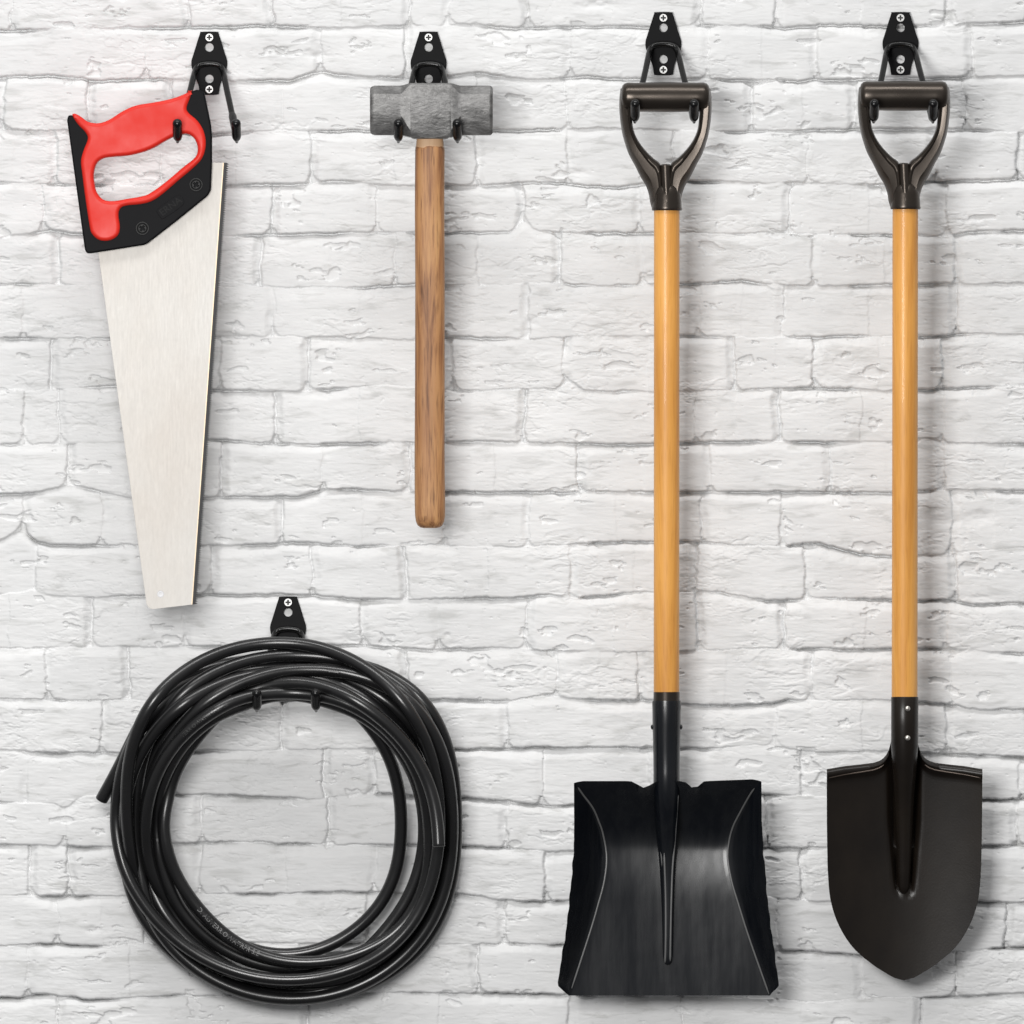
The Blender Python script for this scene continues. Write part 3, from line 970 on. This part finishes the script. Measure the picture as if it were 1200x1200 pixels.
m = MB(TS)
front, backr = scoop(0), scoop(-2.4)
nr, nc = len(front), len(front[0])
vs = [p for r in front for p in r] + [p for r in backr for p in r]
fs = []
o2 = nr * nc
for i in range(nr - 1):
    for k in range(nc - 1):
        a = i * nc + k
        fs.append((a, a + 1, a + nc + 1, a + nc))
        fs.append((o2 + a, o2 + a + nc, o2 + a + nc + 1, o2 + a + 1))
for i in range(nr - 1):
    for k in (0, nc - 1):
        a = i * nc + k
        fs.append((a, a + nc, o2 + a + nc, o2 + a))
for k in range(nc - 1):
    for i in (0, nr - 1):
        a = i * nc + k
        fs.append((a, a + 1, o2 + a + 1, o2 + a))
m.add(vs, fs)
scp = m.build('scoop', M_SHOVEL, shv, 60)
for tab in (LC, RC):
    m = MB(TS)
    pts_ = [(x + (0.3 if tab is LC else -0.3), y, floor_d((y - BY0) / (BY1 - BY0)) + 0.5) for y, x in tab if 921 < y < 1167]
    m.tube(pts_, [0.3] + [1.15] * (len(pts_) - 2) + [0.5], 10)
    m.build('crease_highlight', M_FOLD_GLINT, scp, 60)  # thin bead added along the crease, coloured pale as its highlight
# socket running down into a pointed rib
m = MB(TS)
rings = []
for y, hw, dtop, dbot in ((821, 16.6, 130.6, 97.4), (823, 17.0, 131, 97), (850, 16.6, 130.6, 97), (880, 15.8, 130, 97), (905, 15.5, 131, 99), (925, 15.6, 133, 100), (950, 14.6, 126, 92), (975, 13, 116, 88),
                          (1005, 10.2, 107.5, 86), (1035, 8.2, 102, 87), (1065, 7.0, 99, 88), (1095, 6.4, 97.5, 89), (1120, 5.8, 96.2, 90), (1128, 4.6, 94.5, 90), (1131, 2.5, 92.5, 90)):
    up_ = floor_d((y - BY0) / (BY1 - BY0)) - 92 if y > 1000 else 0
    cd_, hh = (dtop + dbot) / 2 + up_, (dtop - dbot) / 2
    cxx = 781.2 + 1.6 * max(0, min(1, (y - 930) / 150))
    rings.append([(cxx + hw * math.cos(2 * math.pi * k / 32), y, cd_ + hh * math.sin(2 * math.pi * k / 32)) for k in range(32)])
m.loft(rings)
sock = m.build('socket', M_SHOVEL, shv, 50)
# folded seams of the socket


def lift(pts):
    return [(x, y, d + (floor_d((y - BY0) / (BY1 - BY0)) - 92 if y > 1000 else 0)) for x, y, d in pts]


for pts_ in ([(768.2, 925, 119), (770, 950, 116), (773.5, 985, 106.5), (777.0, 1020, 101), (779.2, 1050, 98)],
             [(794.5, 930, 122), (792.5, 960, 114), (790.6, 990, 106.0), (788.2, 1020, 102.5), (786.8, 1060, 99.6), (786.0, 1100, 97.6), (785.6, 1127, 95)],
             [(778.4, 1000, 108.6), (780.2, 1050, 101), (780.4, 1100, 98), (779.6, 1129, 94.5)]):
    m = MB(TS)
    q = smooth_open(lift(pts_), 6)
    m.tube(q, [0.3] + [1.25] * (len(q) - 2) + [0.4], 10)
    m.build('seam', M_FOLD_GLINT, sock, 60)  # seam coloured pale so its ridge reads as a bright highlight
for sx in (-1, 1):
    m = MB(TS)
    m.lathe_x(852, GD, [(781.2 + sx * a, r) for a, r in ((14, 3), (17.2, 3), (18.2, 2.2), (18.7, 1))], 14)
    m.build('rivet', M_SHOVEL, sock)

# ------------------------------------------------------------------ round-point spade
spd = thing('round_spade', 'wooden D-handled spade with rounded pointed dark brown blade', 'spade', 1060, 1150, 62)
d_grip(spd, 1058.3, 96, TS, 1060.2)
m = MB(TS)
m.lathe_y(1060.0, GD, [(235, 13.5), (244, 15.0), (500, 15.0), (817, 15.2), (822, 14.8)], 36)
m.build('shaft', M_WOOD, spd)
HW = smooth_tab([(893, 91), (902, 91.2), (962, 91.0), (1000, 90.4), (1025, 89.6), (1056, 86.4), (1085, 76.8), (1111, 60.2), (1131, 37.4), (1141, 22.0), (1146.5, 12.5), (1149.2, 5.5), (1150, 0.6)])


def spade_top(x):
    a = abs(x)
    return float(np.interp(a, [0, 15.5, 17, 19, 23, 28, 36, 50, 70, 91], [868, 868, 876, 882, 887.5, 891.5, 894.2, 896, 898, 901.5]))


def spade_blade(off):
    rows = []
    nr_, nc_ = 76, 60
    for i in range(nr_ + 1):
        v = i / nr_
        row = []
        for k in range(nc_ + 1):
            u = -1 + 2 * k / nc_
            yt = spade_top(u * 91)
            y = yt + (1150 - yt) * (v ** 0.92)
            hw = seg(max(y, 893), HW)
            if v == 1:
                hw = 0.6
            x = u * hw
            dish = 14 * (x / 91) ** 2
            d = 92 + dish + 0.00022 * (y - 1000) ** 2 * (1 if y < 1000 else 0.8)
            # rolled tread along the shoulders
            ed = y - yt
            d += 6.5 * math.exp(-((ed - 6.5) / 4.2) ** 2) * float(sstep((abs(u) * 91 - 14) / 8))
            # pressed channel either side of the ridge
            cw = float(np.interp(y, [868, 960, 1046, 1052], [17.5, 17, 10.2, 5]))
            fade = float(sstep((1056 - y) / 26))
            d -= 9.5 * fade * math.exp(-((abs(x) - cw * 0.74) / (cw * 0.22)) ** 2)
            row.append((1060.3 + x, y, d + off))
        rows.append(row)
    return rows


m = MB(TS)
front, backr = spade_blade(0), spade_blade(-2.4)
nr, nc = len(front), len(front[0])
vs = [p for r in front for p in r] + [p for r in backr for p in r]
fs = []
o2 = nr * nc
for i in range(nr - 1):
    for k in range(nc - 1):
        a = i * nc + k
        fs.append((a, a + 1, a + nc + 1, a + nc))
        fs.append((o2 + a, o2 + a + nc, o2 + a + nc + 1, o2 + a + 1))
for i in range(nr - 1):
    for k in (0, nc - 1):
        a = i * nc + k
        fs.append((a, a + nc, o2 + a + nc, o2 + a))
for k in range(nc - 1):
    for i in (0, nr - 1):
        a = i * nc + k
        fs.append((a, a + 1, o2 + a + 1, o2 + a))
m.add(vs, fs)
sbl = m.build('blade', M_SPADE, spd, 60)
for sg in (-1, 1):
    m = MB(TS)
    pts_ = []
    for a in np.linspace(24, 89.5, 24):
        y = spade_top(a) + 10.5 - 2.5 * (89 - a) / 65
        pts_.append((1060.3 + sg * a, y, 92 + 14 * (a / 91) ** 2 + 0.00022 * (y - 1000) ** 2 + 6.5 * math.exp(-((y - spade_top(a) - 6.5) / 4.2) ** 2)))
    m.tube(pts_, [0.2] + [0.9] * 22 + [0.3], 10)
    m.build('tread_highlight', M_TREAD_GLINT, sbl, 60)  # added tube, painted lighter as the highlight beneath the roll
m = MB(TS)
rings = []
for y, hw, dtop, dbot in ((816.3, 14.9, 129.6, 98.4), (817, 16.0, 130.2, 97.8), (850, 16.0, 130.2, 98), (875, 16.0, 129.5, 96), (900, 14.0, 125, 90), (930, 11.8, 116, 88), (960, 10.2, 108.5, 86), (990, 9, 102.5, 86), (1020, 7.8, 98.5, 85), (1040, 6.6, 95.5, 85), (1048, 4.6, 93, 85), (1051, 2, 90, 85)):
    cd_, hh = (dtop + dbot) / 2, (dtop - dbot) / 2
    rings.append([(1060.2 + hw * math.cos(2 * math.pi * k / 32), y, cd_ + hh * math.sin(2 * math.pi * k / 32)) for k in range(32)])
m.loft(rings)
sock = m.build('socket', M_SPADE, spd, 50)
for y in (830, 864.5):
    m = MB(TS)
    m.lathe_d(1063, y, [(128, 3.3), (130.4, 3.2), (131.6, 2.3), (132, 0.8)], 16)
    m.build('rivet', M_RIVET, sock, 50)

# ------------------------------------------------------------------ hose coil
HC = (337.0, 963.0)
HR = 7.5
R_IN = [152, 146, 133, 147, 158, 147, 145, 145]         # by compass direction from the top, clockwise, every 45 degrees
R_OUT = [210, 215, 196.5, 216, 210, 206, 199, 213]
TURNS = [  # left, top-left, top, top-right, right, bottom-right, bottom, bottom-left
    [0.95, 0.96, 0.66, 0.98, 1.0, 1.0, 0.95, 0.85], [0.80, 1.0, 1.0, 0.72, 0.70, 0.62, 0.55, 0.75], [1.0, 0.84, 0.50, 0.55, 0.85, 0.80, 0.85, 1.0],
    [0.90, 0.60, 0.35, 0.36, 0.56, 0.46, 0.30, 0.32], [0.22, 0.10, 0.0, 0.14, 0.45, 0.36, 0.62, 0.60], [0.55, 0.45, 0.22, 0.0, 0.0, 0.0, 0.0, 0.16],
    [0.32, 0.32, 0.42, 0.80, 0.94, 0.90, 1.0, 0.92], [0.66, 0.72, 0.74, 0.88, 0.74, 0.70, 0.72, 0.50], [0.40, 0.20, 0.06, 0.20, 0.52, 0.52, 0.14, 0.0],
    [0.05, 0.0, 0.16, 0.27, 0.68]]
ORDER = [0, 3.3, 1.0, 1.6, 2.2, 0.9, 2.4, 1.3, 2.9, 5.5]


def hose_path():
    knots = [f for t in TURNS for f in t]
    ordk = [ORDER[i] for i, t in enumerate(TURNS) for _ in t]
    for k_, v_ in ((34, 0.6), (42, 1.6), (66, 0.8), (72, 2.4), (73, 1.6), (74, 1.4), (75, 4.0), (76, 6.5)):
        ordk[k_] = v_

    def cub(arr, q, periodic=False):
        i = int(math.floor(q))
        f = q - i
        n = len(arr)
        g = (lambda j: arr[j % n]) if periodic else (lambda j: arr[min(max(j, 0), n - 1)])
        return catmull((g(i - 1),), (g(i),), (g(i + 1),), (g(i + 2),), f)[0]

    pts = []
    q, qend = 0.78, len(knots) - 1 + 0.215
    step = 8 / 96
    while q <= qend:
        a = math.radians(270 + 45 * q)
        dirn = q + 6
        f = cub(knots, q)
        ri, ro = cub(R_IN, dirn, True), cub(R_OUT, dirn, True)
        r = ri + (ro - ri) * f
        o_ = cub(ordk, q)
        pts.append((HC[0] + r * math.sin(a), HC[1] - r * math.cos(a), 16 + 9.5 * o_))
        q += step
    lead = [(118, 938), (123.5, 928.2), (129, 918.4), (134.5, 908.5), (140, 898.6), (145.2, 888.8), (150.2, 878.6)]
    pts = [(x, y, 14 + 0.6 * i) for i, (x, y) in enumerate(lead)] + pts
    P = np.array(pts, float)
    n = len(P)
    # lean: at the top the coil sits on the sloping arms, at the bottom it is near the wall
    w = np.clip((HC[1] - P[:, 1]) / 200, -1, 1)
    w = ((1 + w) / 2) ** 2.0
    yy = P[:, 1]

    def floor_of(P):
        w = ((1 + np.clip((HC[1] - P[:, 1]) / 200, -1, 1)) / 2) ** 2.0
        slope = 8 + (np.clip(P[:, 1] - 699.5, 48, 125) - 38) * SLOPE + (HR + 3.8) / 0.658
        return w * slope + (1 - w) * 13.5

    P[:, 2] += floor_of(P) - 14
    base = P.copy()
    ids = np.arange(n)
    far = np.abs(ids[:, None] - ids[None, :]) > 30
    Wt = np.array([0.22, 0.22, 1.0])
    for it in range(220):
        D = P[:, None, :] - P[None, :, :]
        dist = np.sqrt((D ** 2).sum(-1)) + 1e-6
        hit = far & (dist < 2 * HR + 0.3)
        push = np.where(hit, (2 * HR + 0.3 - dist) * 0.34, 0)
        dirv = D / dist[..., None]
        flat = np.abs(dirv[..., 2]) < 0.25
        sg = np.where(ids[:, None] > ids[None, :], 1.0, -1.0)
        sg = np.sign(base[:, 2][:, None] - base[:, 2][None, :] + 1e-3 * sg)
        dirv[..., 2] = np.where(flat, dirv[..., 2] + 0.35 * sg, dirv[..., 2])
        mv = (dirv * push[..., None]).sum(1) * Wt
        mv = np.clip(mv, -2.0, 2.0)
        P = P + mv
        P[:, :2] += 0.03 * (base[:, :2] - P[:, :2])
        P[:, 2] += 0.012 * (base[:, 2] - P[:, 2])
        if it < 200:
            for _ in range(3):
                disp = P - base
                sm = disp.copy()
                sm[1:-1] = 0.25 * disp[:-2] + 0.5 * disp[1:-1] + 0.25 * disp[2:]
                P = base + sm
        P[:, 2] = np.maximum(P[:, 2], floor_of(P) - 1.0)
        near = (np.abs(P[:, 0] - HC[0]) < 62) & (P[:, 1] < 835)
        P[:, 2] = np.where(near, np.minimum(P[:, 2], 233 - (P[:, 1] - 699.5)), P[:, 2])
    k = np.clip((np.arange(n) - (n - 34)) / 30.0, 0, 1)
    P[:, 2] += 7.5 * k * k * (3 - 2 * k)
    k = np.clip((np.arange(n) - (n - 9)) / 8.0, 0, 1)
    P[:, 2] += 16.0 * k * k
    for _ in range(4):
        P[1:-1] = 0.25 * P[:-2] + 0.5 * P[1:-1] + 0.25 * P[2:]
    return P


HP = hose_path()


CUTS = []


def hose_mesh():
    path = smooth_open([tuple(p) for p in HP], 3)
    P = [Vector(p) for p in path]
    n = 20
    T = [(P[min(i + 1, len(P) - 1)] - P[max(i - 1, 0)]).normalized() for i in range(len(P))]
    N = (Vector((0, 0, 1)) - T[0] * T[0].z).normalized()
    fr = []
    for i in range(len(P)):
        N = (N - T[i] * N.dot(T[i])).normalized()
        fr.append((N.copy(), T[i].cross(N)))

    def ring(i, r, back=0.0):
        a, b_ = fr[i]
        c = P[i] + T[i] * back
        return [tuple(c + (a * math.cos(2 * math.pi * k / n) + b_ * math.sin(2 * math.pi * k / n)) * r) for k in range(n)]
    e = len(P) - 1
    rings = [ring(0, 5.0, 16), ring(0, 5.0, 0.0), ring(0, HR - 0.3, 0.0), ring(0, HR, 0.4)]
    for q_, sg_ in ((0, -1), (e, 1)):
        mm = MB()
        mm.loft([ring(q_, 5.1, sg_ * 0.02), ring(q_, 5.3, sg_ * 0.5), ring(q_, 6.9, sg_ * 0.5), ring(q_, 7.2, sg_ * 0.02)], False, False)
        CUTS.append(mm)
    rings += [ring(i, HR) for i in range(1, e)]
    rings += [ring(e, HR, -0.4), ring(e, HR - 0.3, 0.0), ring(e, 5.0, 0.0), ring(e, 5.0, -16)]
    m = MB()
    m.loft(rings)
    return m, P, T


m, PP, PT = hose_mesh()
hose = m.build('hose', M_HOSE, None, 50, origin=w2(337, 1180, 20))
for mm in CUTS:
    mm.build('cut_end', M_CUT, hose, 40)
tag(hose, 'thick coil of glossy black rubber hose looped over the bottom hook', 'hose')


def print_on_hose(s, size, ang0, r_near, mat, name, back=False):
    """lettering laid on the skin of the strand seen frontmost near a compass direction and radius"""
    best, bi = -1e9, 0
    for i, p in enumerate(PP):
        dx, dy = p.x - HC[0], p.y - HC[1]
        a = math.degrees(math.atan2(dx, -dy)) % 360
        if abs((a - ang0 + 180) % 360 - 180) < 4 and abs(math.hypot(dx, dy) - r_near) < 12:
            if p.z > best:
                best, bi = p.z, i
    vs, fs = text_mesh(s, size)
    L = [0.0]
    for i in range(1, len(PP)):
        L.append(L[-1] + (PP[i] - PP[i - 1]).length)
    m = MB()
    out = []
    sgn = -1 if back else 1
    for u, v in vs:
        sL = L[bi] + sgn * u
        i = min(max(int(np.searchsorted(L, sL)) - 1, 0), len(PP) - 2)
        f = (sL - L[i]) / max(L[i + 1] - L[i], 1e-6)
        p = PP[i].lerp(PP[i + 1], f)
        t = PT[i].lerp(PT[i + 1], f).normalized()
        front = (Vector((0, 0, 1)) - t * t.z).normalized()
        side = front.cross(t)                    # in (x, y down, d) axes
        ph = sgn * v / HR
        out.append(tuple(p + (front * math.cos(ph) - side * math.sin(ph)) * (HR + 0.06)))
    m.add(out, fs)
    m.build(name, mat, hose)


print_on_hose('D. AUVERR.OWATRFR S.E', 8.0, 205, 158, M_PRINT, 'printed_text', True)
print_on_hose('VERR OWATRFR SE 12', 6.5, 318, 160, M_EMBOSS, 'embossed_text')
